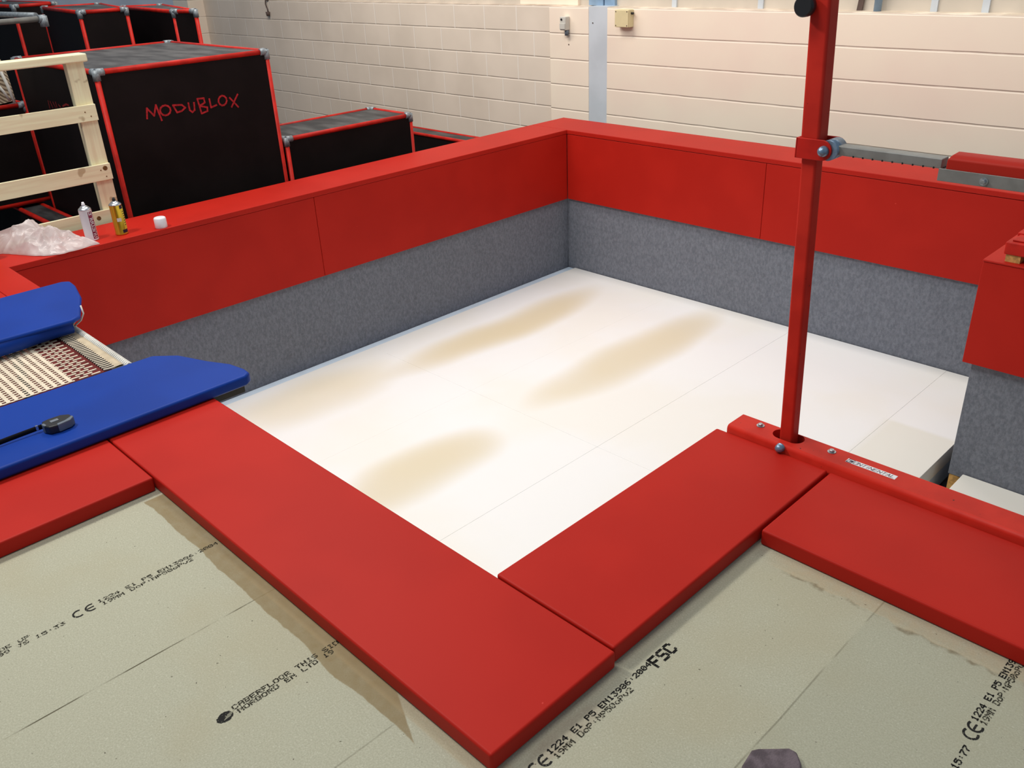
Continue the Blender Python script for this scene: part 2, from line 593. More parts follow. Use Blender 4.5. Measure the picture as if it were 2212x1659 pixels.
def arc(mb, xc, yc, rx, ry, a0, a1, wd, z=0.0007, n=14):
    vs = []
    for i in range(n + 1):
        a = math.radians(a0 + (a1 - a0) * i / n)
        for k in (1, 1 - wd):
            vs.append((xc - rx * k * math.sin(a), yc + ry * k * math.cos(a), z))
    mb.add(vs, [(2 * i, 2 * i + 1, 2 * i + 3, 2 * i + 2) for i in range(n)])


def ce_mark(mb, y0, y1, x0, x1):
    xc = (x0 + x1) / 2
    r = (x1 - x0) / 2
    d = (y1 - y0)
    arc(mb, xc, y0 + r, r, r, 60, 300, .30)
    arc(mb, xc, y0 + d * .62 + r * .75, r, r, 60, 300, .30)
    yb = y0 + d * .62 + r * .10
    mb.add([(xc - r * .13, yb, .0007), (xc + r * .13, yb, .0007), (xc + r * .13, yb + r * 1.1, .0007), (xc - r * .13, yb + r * 1.1, .0007)], [(0, 1, 2, 3)])


def ribbon(mb, pts, wd, to3, normal):
    """pts 2-D strokes turned into a thin raised ribbon; to3 maps (u, v, off) to 3-D"""
    for (a, b) in zip(pts[:-1], pts[1:]):
        dx, dy = b[0] - a[0], b[1] - a[1]
        L = math.hypot(dx, dy) or 1e-6
        nx, ny = -dy / L * wd / 2, dx / L * wd / 2
        ex, ey = dx / L * wd * .35, dy / L * wd * .35
        q = [(a[0] - ex + nx, a[1] - ey + ny), (a[0] - ex - nx, a[1] - ey - ny), (b[0] + ex - nx, b[1] + ey - ny), (b[0] + ex + nx, b[1] + ey + ny)]
        off = random.uniform(0, .0004)
        mb.add([to3(u, v, normal + off) for u, v in q], [(0, 1, 2, 3)])


# ------------------------------------------------------------------ the setting
ZM = -1.25          # main floor of the hall
ZF = -1.029         # top of the foam
ZT = 0.144          # top of the padded pit walls
ZB = -0.424         # bottom of the red side pads

plat = [(-0.028, -6.5), (6.0, -6.5), (6.0, -0.842), (1.545, -0.842), (1.545, -2.0), (-0.028, -2.0)]
fl = obj('floor', MB().prism(plat, ZM, 0.0), 'chipboard', kind='structure')
obj('floor', B((-11, -9, ZM - .1), (7, 4.2, ZM)), 'dark_floor', kind='structure')

# back wall: recessed left part, pier and flush right part, ledge and cladding above
obj('wall_back', B((-10.4, 3.26, ZM), (-3.10, 3.55, 0.985)), 'painted_blockwork', kind='structure')
obj('wall_back', B((-3.10, 3.20, ZM), (-2.622, 3.55, 0.985)), 'painted_wide_blockwork', bevel=.004, kind='structure')
obj('wall_back', B((-2.408, 3.20, ZM), (7.0, 3.55, 0.985)), 'painted_wide_blockwork', bevel=.004, kind='structure')
obj('trim_1', B((-2.622, 3.205, ZM), (-2.408, 3.50, 0.99)), 'blue_grey_paint', kind='structure')
cl = MB()
cl.box((-10.4, 3.36, 0.985), (7, 3.55, 3.4))
obj('wall_back', cl, 'cladding_paint', kind='structure')
obj('wall_left', B((-10.7, -9, ZM), (-10.4, 3.55, 4.0)), 'blue_wall_paint', kind='structure')
obj('trim_2', B((-10.4, 3.02, ZM), (-9.95, 3.26, 4.0)), 'painted_wide_blockwork', kind='structure')
obj('trim_3', B((-3.60, 3.33, 0.985), (-2.86, 3.36, 3.3)), 'painted_wide_blockwork', kind='structure')
# ribs of the cladding and the blue stanchion above the ledge
for i, xr in enumerate((-1.83, -1.02, -0.64, 0.30, 0.63, 1.0, 1.37, 1.74)):
    obj('trim_4', B((xr, 3.345, 0.985), (xr + .045, 3.36, 3.3)), 'blue_grey_paint', kind='structure')
obj('trim_5', B((-2.72, 3.32, 0.99), (-2.555, 3.36, 3.3)), 'pipe_blue', kind='structure')
obj('trim_5', B((-2.545, 3.33, 0.99), (-2.43, 3.36, 3.3)), 'pipe_blue', kind='structure')
p = root('pipe', (-0.05, 3.31, 0.985), 'blue vertical pipe rising from the wall ledge right of the red post', 'pipe')
obj('tube', MB().tube((-0.05, 3.31, 0.985), (-0.05, 3.31, 3.3), .026), 'pipe_blue', p)
obj('strap', MB().add([(-.215, 3.335, .985), (-.175, 3.335, .985), (-.11, 3.335, 1.6), (-.15, 3.335, 1.6),
                       (-.215, 3.345, .985), (-.175, 3.345, .985), (-.11, 3.345, 1.6), (-.15, 3.345, 1.6)],
                      [(0, 1, 2, 3), (7, 6, 5, 4), (0, 4, 5, 1), (1, 5, 6, 2), (2, 6, 7, 3), (3, 7, 4, 0)]), 'dark_brown',
    label='brown strap hanging over the cladding above the ledge left of the blue pipe', cat='strap')

# things on the back wall
sw = root('wall_switch', (-2.87, 3.2, 0.79), 'small pale grey switch box on the pier left of the blue-grey stripe', 'switch')
obj('housing', B((-2.915, 3.14, 0.79), (-2.845, 3.2, 0.905)), 'pale_grey_plastic', sw, bevel=.006)
obj('flap', B((-2.912, 3.132, 0.80), (-2.848, 3.14, 0.848)), 'pale_grey_plastic', sw, bevel=.002)
obj('button', MB().lathe((-2.892, 3.14, 0.882), [(.009, -.006), (.009, .002)], 14, 'y'), 'black_plastic', sw, label='black round button')
obj('cable_gland', MB().tube((-2.862, 3.175, 0.745), (-2.862, 3.175, 0.79), .018), 'grey_plastic', sw, label='dark grey cable gland under the box')
jb = root('junction_box', (-2.19, 3.2, 0.82), 'square cream junction box on the wall right of the blue-grey stripe', 'box')
obj('housing', B((-2.265, 3.135, 0.835), (-2.115, 3.2, 0.975)), 'cream_plastic', jb, bevel=.006)
obj('lid', B((-2.262, 3.125, 0.838), (-2.118, 3.135, 0.972)), 'cream_plastic', jb, bevel=.003)
for x_ in (-2.25, -2.13):
    for z_ in (.85, .96):
        obj('screw', MB().lathe((x_, 3.1245, z_), [(.005, -.001), (.005, .002)], 10, 'y'), 'dark_brown', jb)
obj('cable_gland', MB().tube((-2.285, 3.17, .945), (-2.265, 3.17, .945), .008, 12), 'black_plastic', jb)
obj('cable_gland', MB().tube((-2.115, 3.17, .945), (-2.095, 3.17, .945), .010, 12), 'black_plastic', jb)
hk = MB().path([(-8.14, 3.255, .99), (-8.19, 3.24, .985), (-8.20, 3.24, .94), (-8.17, 3.24, .88), (-8.165, 3.24, .85)], .008)
hk.tube((-8.165, 3.235, .80), (-8.165, 3.235, .85), .022, 14, .03)
obj('pipe_stub', hk, 'dark_brown', label='small dark pipe end on a bracket high on the left blockwork', cat='pipe')
for (x_, y_, z_, lb) in ((-2.86, 3.2, .665, 'small dark screw hole plug in the pier under the switch box'), (-2.575, 3.205, .855, 'small dark screw in the blue-grey painted stripe')):
    obj('screw', MB().lathe((x_, y_ - .003, z_), [(.006, 0), (.006, .005)], 10, 'y'), 'dark_brown', label=lb, cat='screw')

# ------------------------------------------------------------------ floor printing
ink = MB()
inkd = MB()
PT = 0.0149
# first row
floor_text(ink, 'DE UP', -2.972, .763, PT, .0135, .0003)
floor_text(ink, '09 JS 15:33', -2.980, .7805, PT, .0135, .0004)
floor_text(ink, '1224 E1 P5 EN13986:2004', -2.727, .763, .0152, .0135, .0003)
floor_text(ink, '19MM DoP:NP50oPv2', -2.722, .7805, .0152, .0135, .0003)
ce_mark(inkd, -2.796, -2.737, .762, .794)
# second row
floor_text(ink, 'CABERFLOOR THIS SIDE', -2.660, 1.363, .0152, .0140, .0003)
floor_text(ink, 'NORBORD EN LTD 19', -2.655, 1.3805, .0152, .0135, .0003)
# third row
floor_text(inkd, '1224 E1 P5 EN13986:2004', -2.260, 1.966, .01525, .0140, .0003)
floor_text(ink, '19MM DoP:NP50oPv2', -2.258, 1.984, .0152, .0140, .0003)
ce_mark(inkd, -2.322, -2.268, 1.965, 1.997)
floor_text(inkd, 'FSC', -1.910, 1.963, .0285, .033, .0004)
# fourth row
floor_text(inkd, '15:77', -1.727, 2.586, PT, .0140, .0003)
ce_mark(inkd, -1.634, -1.586, 2.569, 2.602)
floor_text(inkd, '1224 E1 P5 EN13986:2004', -1.576, 2.569, PT, .0140, .0003)
floor_text(ink, '19MM DoP:NP50oPv2', -1.576, 2.587, PT, .0140, .0003)
obj('printed_stamp', ink, 'stamp_ink', fl, fix=False)
obj('printed_stamp', inkd, 'stamp_ink_dark', fl, fix=False)
lg = MB()
n = 26
pts = []
for i in range(n):
    a = 2 * PI * i / n
    rr = 1 + random.uniform(-.09, .05)
    pts.append((1.381 + .0145 * rr * math.sin(a) , -2.684 + .0195 * rr * math.cos(a), .0008))
lg.add(pts, [tuple(range(n))])
obj('printed_emblem', lg, 'stamp_ink_dark', fl, fix=False)
lg = MB()
for k in range(4):
    y0 = -2.690 + k * .004
    x0 = 1.388 - k * .003
    lg.add([(x0, y0, .0011), (x0 + .0012, y0, .0011), (x0 - .001, y0 + .018, .0011), (x0 - .0022, y0 + .018, .0011)], [(0, 1, 2, 3)])
obj('printed_emblem', lg, 'chipboard', fl, fix=False)


# ------------------------------------------------------------------ red edge pads on the platform
def pad(lo, hi, label, seams=()):
    return obj('edge_pad', B(lo, hi), 'red_vinyl', bevel=.007, seg=3, label=label, cat='pad', group='red vinyl edge pads around the pit')


TP = 0.0503
pad((-0.031, -3.9, .0005), (0.3665, -2.3795, TP), 'red vinyl edge pad at the left, beside the blue trampoline pad with the tape measure')
pad((-0.031, -2.375, .0005), (1.9245, -1.9765, TP), 'longest red vinyl edge pad, running diagonally down to the bottom centre of the photo')
pad((1.519, -1.971, .0005), (1.9145, -0.9515, TP), 'red vinyl edge pad between the longest pad and the foot of the red post')
pad((1.924, -1.347, .0005), (4.4, -0.955, TP), 'red vinyl edge pad at the right, in front of the lettered red steel beam')

# ------------------------------------------------------------------ padded pit walls
G = 'grey carpeted boards lining the pit'
obj('carpeted_board', B((-2.39, -2.03, ZM), (-2.037, 2.248, .110)), 'grey_carpet', bevel=.003, label='grey carpeted pit side under the long red padding on the left', cat='carpeted board', group=G)
obj('carpeted_board', B((-2.39, 2.25, ZM), (4.4, 2.60, .110)), 'grey_carpet', bevel=.003, label='grey carpeted pit end under the red padding near the white block wall', cat='carpeted board', group=G)
obj('carpeted_board', B((1.662, 1.105, -1.058), (4.4, 1.9, .06)), 'grey_carpet', bevel=.003, label='grey carpeted box end at the right edge of the photo, under the red-clad block', cat='carpeted board', group=G)
obj('timber_stud', B((1.668, 1.11, ZM), (1.72, 1.17, -1.060)), 'ply_wood', label='stub of raw timber showing beneath the right-hand grey carpeted box', cat='timber')

SG = 'red vinyl side pads lining the pit'


def spad(lo, hi, label):
    return obj('side_pad', B(lo, hi), 'red_vinyl', bevel=.003, seg=2, label=label, cat='pad', group=SG)


spad((-2.0368, -2.045, ZB), (-2.0115, -0.212, .1105), 'red side pad on the left pit wall, behind the blue trampoline pads')
spad((-2.0368, -0.2095, ZB), (-2.0115, 2.2195, .1105), 'red side pad on the left pit wall, reaching into the far corner')
spad((-2.0105, 2.2205, ZB), (-0.186, 2.2498, .1085), 'red side pad on the far pit wall, between the corner and the red post')
spad((-0.1835, 2.2205, ZB), (4.4, 2.2498, .1085), 'red side pad on the far pit wall, behind the red post and the right block')
spad((1.630, 1.060, ZB + .02), (4.4, 1.1045, .1115), 'red side pad on the block at the right edge, above the grey carpeted box')

TG = 'red vinyl top pads capping the pit walls'


def tpad(lo, hi, label):
    return obj('top_pad', B(lo, hi), 'red_vinyl', bevel=.004, seg=2, label=label, cat='pad', group=TG)


tpad((-2.41, -2.2, .1112), (-2.0085, 2.2175, ZT), 'red top pad on the left pit wall carrying the spray cans and the white cap')
tpad((-2.41, 2.2185, .1112), (4.4, 2.62, ZT), 'red top pad on the far pit wall under the white blockwork')
tpad((1.628, 1.055, .1118), (4.4, 1.9, .1225), 'thin red top pad on the right-hand block under the red steel frame end')
lb = MB()
lb.box((-2.41, -3.9, ZM), (-1.46, -2.052, .110))
obj('padded_platform', lb, 'red_vinyl', bevel=.004, label='red padded base beside the blue trampoline pad at the left edge', cat='platform')
tpad((-2.0075, -2.2, .1112), (-1.452, -2.0485, ZT), 'short red top pad between the left pit wall and the upper blue pad tip')
tpad((-2.41, -3.9, .1112), (-1.452, -2.2015, ZT), 'red top pad at the left edge of the photo beyond the upper blue pad')

# ------------------------------------------------------------------ foam in the pit
cols = ((-1.955, -0.9142), (-0.9138, 0.1438), (0.1442, 1.2048), (1.2052, 1.588))
names = ('beside the left pit wall', 'second column from the left pit wall', 'third column from the left pit wall', 'narrow column near the grey box at the right')
for i, (xa, xb) in enumerate(cols):
    far_y = 2.243
    d = (0, .001, 0, -.001)[i]
    for (ya, yb, wh) in ((-1.96, 0.0625, 'near'), (0.0635, far_y, 'far')):
        lab = 'white foam slab %s, %s row' % (names[i], wh)
        if i == 3:
            lab = 'narrow white foam slab of the right-hand column, %s row' % wh
        obj('foam_slab', B((xa, ya, ZF - .10 + d * .5), (xb, yb, ZF + d * .5)), 'white_foam', bevel=.002, seg=2,
            label=lab, cat='foam slab', group='white foam slabs filling the pit')
obj('foam_layer', B((-2.034, -1.96, ZM), (1.584, 2.246, ZF - .103)), 'blue_shade_foam', label='lower foam layer beneath the white slabs, edge showing along the left pit wall', cat='foam layer')
obj('foam_strip', B((-2.034, -1.96, ZF - .102), (-1.958, 2.246, ZF - .009)), 'blue_shade_foam', bevel=.006, label='thin foam strip with bluish shade in its colour, between the slabs and the left pit wall', cat='foam strip')
obj('foam_slab', B((1.735, -0.6, ZM), (4.4, 1.100, ZF)), 'white_foam', bevel=.006,
    label='separate white foam slab at the right edge, below the grey carpeted box', cat='foam slab', group='white foam slabs filling the pit')

# ------------------------------------------------------------------ red steel frame with upright and arm
fr = root('gym_stand', (1.74, -.89, 0), 'red steel floor beam with upright post and grey side arm beside the pit', 'gym apparatus')


def leaning_tube(c0, c1, half):
    """square tube from c0 to c1, its corners rounded by the bevel"""
    mb = MB()
    vs = [(c[0] + sx * half, c[1] + sy * half, c[2]) for c in (c0, c1) for sx, sy in ((-1, -1), (1, -1), (1, 1), (-1, 1))]
    return mb.add(vs, [(0, 3, 2, 1), (4, 5, 6, 7), (0, 1, 5, 4), (1, 2, 6, 5), (2, 3, 7, 6), (3, 0, 4, 7)])


# beam: channel with a slot in its top; profile swept along x
def beam(mb, x0, x1, y0, y1, z0, z1, r, slot=None):
    prof = [(y0, z0), (y0, z1 - r)]
    for k in range(1, 6):
        a = math.radians(180 - 90 * k / 5)
        prof.append((y0 + r + r * math.cos(a), z1 - r + r * math.sin(a)))
    nfront = len(prof)
    for k in range(0, 6):
        a = math.radians(90 - 90 * k / 5)
        prof.append((y1 - r + r * math.cos(a), z1 - r + r * math.sin(a)))
    prof.append((y1, z0))
    # side skins
    for seg_ in (prof[:nfront], prof[nfront:]):
        vs = [(x, y, z) for x in (x0, x1) for y, z in seg_]
        m_ = len(seg_)
        mb.add(vs, [(i, i + 1, m_ + i + 1, m_ + i) for i in range(m_ - 1)], True)
    # ends
    for x in (x0, x1):
        mb.add([(x, y, z) for y, z in prof], [tuple(range(len(prof)))])
    # top face around the slot
    ya, yb = prof[nfront - 1][0], prof[nfront][0]
    if slot is None:
        mb.add([(x0, ya, z1), (x1, ya, z1), (x1, yb, z1), (x0, yb, z1)], [(0, 1, 2, 3)])
    else:
        sx, sy, hx, hy = slot
        n_ = 32
        inner = []
        for i in range(n_):
            a = 2 * PI * i / n_
            cx_ = (hx - hy) * (1 if math.cos(a) > 0 else -1) if abs(math.cos(a)) > 1e-6 else 0
            inner.append((sx + cx_ + hy * math.cos(a), sy + hy * math.sin(a)))
        outer = []
        xl, xr = sx - hx - .03, sx + hx + .03
        for i in range(n_):
            a = 2 * PI * i / n_
            ca, sa = math.cos(a), math.sin(a)
            k = min((hx + .03) / max(abs(ca), 1e-6), ((yb - sy) if sa > 0 else (sy - ya)) / max(abs(sa), 1e-6))
            outer.append((sx + k * ca, sy + k * sa))
        vs = [(x, y, z1) for x, y in inner] + [(x, y, z1) for x, y in outer] + [(x, y, z1 - .03) for x, y in inner]
        fs = [(i, (i + 1) % n_, n_ + (i + 1) % n_, n_ + i) for i in range(n_)] + [(i, (i + 1) % n_, 2 * n_ + (i + 1) % n_, 2 * n_ + i) for i in range(n_)]
        mb.add(vs, fs)
        for cxx, cyy in ((xl, ya), (xl, yb), (xr, ya), (xr, yb)):
            near = sorted(range(n_), key=lambda i: (outer[i][0] - cxx) ** 2 + (outer[i][1] - cyy) ** 2)[:2]
            mb.add([(cxx, cyy, z1), outer[near[0]] + (z1,), outer[near[1]] + (z1,)], [(0, 1, 2)])
        mb.add([(x0, ya, z1), (xl, ya, z1), (xl, yb, z1), (x0, yb, z1)], [(0, 1, 2, 3)])
        mb.add([(xr, ya, z1), (x1, ya, z1), (x1, yb, z1), (xr, yb, z1)], [(0, 1, 2, 3)])
    return mb


bb = beam(MB(), 1.556, 4.4, -0.948, -0.843, 0.0005, 0.073, .012, (1.742, -.884, .052, .032))
obj('base_beam', bb, 'chipped_red_paint', fr)


def bolt(c, parent, axis='z', r=.0085, h=.007, washer=.013, name='bolt', mat='zinc_bolt'):
    m_ = MB()
    sgn = -1 if axis == 'y' else 1
    pr_ = [(washer, 0), (washer, .002 * sgn)]
    m_.lathe(c, pr_ if sgn > 0 else pr_[::-1], 20, axis)
    hx = [(r, .002), (r, .002 + h * .8), (r * .8, .002 + h)]
    hx = [(a, b * sgn) for a, b in hx]
    m_.lathe(c, hx if sgn > 0 else hx[::-1], 6, axis)
    for i in range(len(m_.sm)):
        m_.sm[i] = False
    return obj(name, m_, mat, parent)


bolt((1.640, -.883, .073), fr)
bolt((1.888, -.883, .073), fr)
dn = MB().lathe((1.752, -.9485, .0655), [(.001, -.022), (.007, -.021), (.0120, -.016), (.0138, -.010), (.0138, -.003), (.0145, -.003), (.0145, 0)], 20, 'y')
obj('dome_nut', dn, 'blue_zinc', fr, label='domed zinc nut on the front of the beam')

stk = obj('sticker', B((1.944, -.9075, .0731), (2.096, -.8845, .0736)), 'sticker_white', fr, label='white sticker with dark slanted lettering')
# lettering CONTINENTAL: outline letters as slanted strokes on the sticker
LT = {
    'O': [[(0, 0), (1, 0), (1, 1), (0, 1), (0, 0)]], 'N': [[(0, 0), (0, 1), (1, 0), (1, 1)]], 'T': [[(0, 1), (1, 1)], [(.5, 0), (.5, 1)]],
    'I': [[(.5, 0), (.5, 1)]], 'E': [[(1, 0), (0, 0), (0, 1), (1, 1)], [(0, .5), (.9, .5)]], 'A': [[(0, 0), (.5, 1), (1, 0)], [(.25, .4), (.8, .4)]],
    'L': [[(0, 1), (0, 0), (1, 0)]], 'C': [[(1, 0), (0, 0), (0, 1), (1, 1)]],
}
lt = MB()
xcur = 1.966
for ch in 'ONTINENTAL':
    wch = .0052 if ch == 'I' else .0098
    for st in LT[ch]:
        q = [(xcur + u * wch + v * .0035, -.9035 + v * .0145) for u, v in st]
        ribbon(lt, q, .0019, lambda a, b, o_: (a, b, .0737 + o_ * .3), 0.0)
    xcur += wch + .0033
obj('lettering', lt, 'ink_navy', stk, fix=False)
lt = MB()
lt.add([(1.9445, -.9072, .0738), (1.962, -.9072, .0738), (1.967, -.8848, .0738), (1.9485, -.8848, .0738)], [(0, 1, 2, 3)])
obj('lettering', lt, 'ink_navy', stk, fix=False)
lt = MB()
ribbon(lt, [(1.960, -.9025), (1.9495, -.9025), (1.953, -.8895), (1.9635, -.8895)], .0035, lambda a, b, o_: (a, b, .0741 + o_ * .3), 0.0)
obj('lettering', lt, 'sticker_white', stk, fix=False)


def px_(z):      # the upright leans a little
    return 1.7430 - .031 * (z - .075)


obj('upright', leaning_tube((px_(0.01), -.884, .01), (px_(.965), -.884, .965), .0225), 'chipped_red_paint', fr, bevel=.008, seg=4)
up = obj('outer_tube', leaning_tube((px_(.962) + .001, -.884, .962), (px_(1.55) - .002, -.884, 1.55), .0275), 'chipped_red_paint', fr, bevel=.009, seg=4)
# knob
kb = MB().lathe((px_(1.345) - .030, -.905, 1.343), [(.023, -.040), (.0265, -.036), (.0265, -.018), (.024, -.014), (.018, -.012), (.018, .0)], 28, 'y')
for i in range(len(kb.v)):
    x_, y_, z_ = kb.v[i]
obj('knob', kb, 'black_plastic', up, label='round black knob on the post')
cb = MB()


def plate(mb, y0, y1, xl, xr, z0, z1):
    zc, r = (z0 + z1) / 2, (z1 - z0) / 2
    pts_ = [(xl, z0), (xr - r, z0)] + [(xr - r + r * math.cos(a), zc + r * math.sin(a)) for a in [math.radians(-80 + 160 * k / 10) for k in range(11)]] + [(xr - r, z1), (xl, z1)]
    n_ = len(pts_)
    vs = [(x, y0, z) for x, z in pts_] + [(x, y1, z) for x, z in pts_]
    fs = [tuple(range(n_)), tuple(range(2 * n_ - 1, n_ - 1, -1))] + [(i, n_ + i, n_ + (i + 1) % n_, (i + 1) % n_) for i in range(n_)]
    mb.add(vs, fs)


plate(cb, -.920, -.914, 1.682, 1.785, .957, 1.012)
plate(cb, -.856, -.850, 1.682, 1.795, .957, 1.012)
cb.box((1.680, -.920, .957), (1.686, -.850, 1.012))
ck = obj('clamp_bracket', cb, 'red_tube', fr, bevel=.0015)
pv = MB().lathe((1.765, -.920, .9845), [(.001, -.022), (.008, -.020), (.0135, -.012), (.0145, -.006), (.0145, 0)], 24, 'y')
obj('pivot_bolt', pv, 'blue_zinc', ck, label='domed zinc pivot bolt')
arm = MB().tube((1.772, -.913, .985), (1.772, -.857, .985), .027, 28)
obj('pivot_bush', arm, 'blue_zinc', fr, label='blue-grey pivot bush between the bracket plates')
ar = MB().box((1.790, -.902, .9735), (2.068, -.862, .9985))
armo = obj('side_arm', ar, 'grey_steel', fr, bevel=.003, label='grey galvanised square side arm')
for k in range(9):
    xk = 1.838 + k * .0262
    obj('slot', B((xk, -.9032, .9728), (xk + .003, -.898, .9775)), 'black_plastic', armo)
ch_ = MB()
ch_.box((2.074, -.936, .953), (4.0, -.932, .983))
ch_.box((2.074, -.932, .953), (4.0, -.860, .957))
ch_.box((2.064, -.902, .957), (2.10, -.862, .9735))
cho = obj('channel', ch_, 'grey_steel', fr, bevel=.001, label='flat grey steel channel carrying the red pad')
bolt((2.182, -.936, .966), cho, 'y', .0065, .008, .010)
pp = MB()
prof = [(-.931, .958), (-.931, 1.006), (-.919, 1.016), (-.885, 1.018), (-.872, 1.006), (-.872, .958)]
x0, x1 = 2.088, 4.0
vs = [(x0 + (.008 if z > 1.01 else 0), y, z) for y, z in prof] + [(x1, y, z) for y, z in prof]
pp.add(vs, [tuple(range(6)), tuple(range(11, 5, -1))] + [(i, 6 + i, 6 + (i + 1) % 6, (i + 1) % 6) for i in range(6)])
obj('arm_pad', pp, 'red_leather', fr, bevel=.003, label='red padded bar seated in the grey channel')

# second frame end resting on the right-hand block
f2 = root('stand_end', (2.4, 1.15, .123), 'red steel frame end resting on the block at the right edge', 'gym apparatus')
obj('base_beam', B((1.702, 1.075, .158), (4.3, 1.36, .216)), 'red_tube', f2, bevel=.006)
obj('cover_plate', B((1.722, 1.10, .216), (4.3, 1.20, .224)), 'red_tube', f2, bevel=.003)
obj('cover_plate', B((1.710, 1.20, .216), (4.3, 1.36, .230)), 'red_tube', f2, bevel=.003)
bolt((1.812, 1.14, .224), f2)
obj('timber_shim', B((1.712, 1.085, .1228), (1.775, 1.32, .1578)), 'ply_wood', f2, label='pale wooden shim under the red beam')
obj('timber_shim', B((2.6, 1.085, .1228), (2.7, 1.32, .1578)), 'ply_wood', f2)


# ------------------------------------------------------------------ trampoline
tr_ = root('trampoline', (-0.72, -2.9, ZM), 'sunken trampoline with cream webbed bed and two blue side pads at the left', 'trampoline')
ZBD = .078


def ppad(poly, z0, z1, name, lab):
    return obj(name, MB().prism(poly, z0, z1), 'blue_vinyl', tr_, bevel=.011, seg=3, label=lab)


ppad([(-1.48, -4.2), (-0.937, -4.2), (-0.937, -2.40), (-0.925, -2.125), (-0.95, -2.082), (-1.19, -1.986), (-1.375, -1.944), (-1.455, -1.938), (-1.48, -1.97)][::1],
     .1445, .166, 'side_pad', 'upper blue side pad, next to the red padded platform')
lowp = ppad([(-0.455, -4.2), (0.015, -4.2), (0.015, -1.845), (-0.005, -1.815), (-0.05, -1.812), (-0.134, -1.826), (-0.23, -1.872), (-0.375, -1.925), (-0.455, -2.0)],
            .053, .096, 'side_pad', 'lower blue side pad with the tape measure on it')
fl_ = MB()
n = 40
vs = []
for i in range(n + 1):
    y_ = -4.2 + (2.05 + .03) * i / n
    wv = .006 * math.sin(y_ * 9) + .004 * math.sin(y_ * 23)
    for (dx, z_) in ((-.006, .160), (.010, .142), (.014 + wv, .118), (.004 + wv, .096)):
        vs.append((-.942 + dx - (.11 * max(0, (y_ + 2.3)) if y_ > -2.3 else 0), y_, z_))
for i in range(n):
    for k in range(3):
        fl_.f.append((i * 4 + k, i * 4 + k + 1, i * 4 + 5 + k, i * 4 + 4 + k))
        fl_.sm.append(True)
fl_.v = vs
fo = obj('pad_flap', fl_, 'blue_vinyl', tr_, fix=False)
sm_ = fo.modifiers.new('solid', 'SOLIDIFY')
sm_.thickness = .003

bed = MB()
y_e = -2.150
# cross tapes (along x), then thin strands (along y)
k = 0
y_ = -2.300
while y_ > -3.9:
    bed.box((-1.09, y_ - .0135, ZBD - .0015), (-.50, y_, ZBD + .0005))
    y_ -= .0282
bedo = obj('bed_tapes', bed, 'cream_web', tr_)
st_ = MB()
x_ = -1.085
while x_ < -.50:
    st_.box((x_, -3.9, ZBD - .0035), (x_ + .0095, -2.292, ZBD - .0016))
    x_ += .0212
obj('bed_strands', st_, 'cream_web', tr_)
mr = MB()
mr.box((-1.09, -2.300, ZBD - .005), (-.50, -2.150, ZBD - .0035))
mo = obj('bed_panel', mr, 'maroon_web', tr_, label='maroon webbing panel near the end of the bed')
ds = MB()
row = 0
x_ = -1.083
while x_ < -.50:
    yo = -2.298 + (row % 2) * .024
    while yo < -2.175:
        l_ = .034
        if yo + l_ < -2.168:
            ds.box((x_, yo, ZBD - .0036), (x_ + .0085, yo + l_, ZBD - .0005))
        yo += .048
    x_ += .0196
    row += 1
obj('bed_dashes', ds, 'cream_web', mo)
# curved strands where the bed meets the end band
cs = MB()
ck_ = MB()
x_ = -1.080
i = 0
while x_ < -.505:
    o_ = .010 * math.sin(i * .33)
    pts = [(x_ + .011 * u * u + .005 * math.sin(u * 4), -2.178 + .042 * u, ZBD + .0008) for u in [q / 5 for q in range(6)]]
    (cs if i % 2 == 0 else ck_).path(pts, .0045, 6)
    x_ += .0098
    i += 1
obj('bed_cords', cs, 'cream_web', tr_)
obj('bed_cords', ck_, 'black_thread', tr_)
bd = MB()
nn = 20
vs = []
for i in range(nn + 1):
    xx = -1.09 + .59 * i / nn
    for (yy_, zz_) in ((-2.146, ZBD - .001), (-2.143, ZBD + .002), (-2.118, ZBD + .004), (-2.104, ZBD + .003), (-2.104, ZBD - .004), (-2.146, ZBD - .004)):
        vs.append((xx, yy_ + .001 * math.sin(i * 2.3), zz_))
bd.add(vs, [(i * 6 + k, i * 6 + (k + 1) % 6, i * 6 + 6 + (k + 1) % 6, i * 6 + 6 + k) for i in range(nn) for k in range(6)], True)
obj('end_band', bd, 'beige_band', tr_, label='solid beige band at the end of the bed')
et = MB().tube((-1.15, -2.089, ZBD - .006), (-.42, -2.089, ZBD - .006), .0085, 14)
obj('end_tube', et, 'black_thread', tr_, label='dark end tube under the white lacing')
rp = MB()
pts = []
turns = 44
for i in range(turns * 8 + 1):
    a = 2 * PI * i / 8
    pts.append((-1.10 + .63 * i / (turns * 8), -2.090 + .0125 * math.cos(a), ZBD - .005 + .0125 * math.sin(a)))
rp.path(pts, .0046, 6)
obj('lacing', rp, 'white_rope', tr_, label='white rope lacing at the end of the bed')
sg = MB()
sg.path([(-1.075, -2.085, ZBD), (-1.03, -2.06, .115), (-1.005, -2.05, .15), (-1.015, -2.05, .185)], .0035, 6)
sg.path([(-1.08, -2.10, ZBD), (-1.045, -2.075, .118), (-1.02, -2.065, .146)], .0045, 6)
obj('tie_cord', sg, 'white_rope', tr_, label='white cord tying the bed corner to the upper blue pad')
rl = MB()
rl.box((-1.36, -4.2, .085), (-1.20, -2.01, .1445))
rl.box((-.125, -4.2, -.002), (-.050, -1.826, .050))
rl.box((-.118, -4.2, -.052), (-.034, -1.935, -.006))
rl.box((-.46, -4.2, .0), (-.40, -2.05, .050))
obj('frame_rail', rl, 'dark_steel', tr_, bevel=.003)
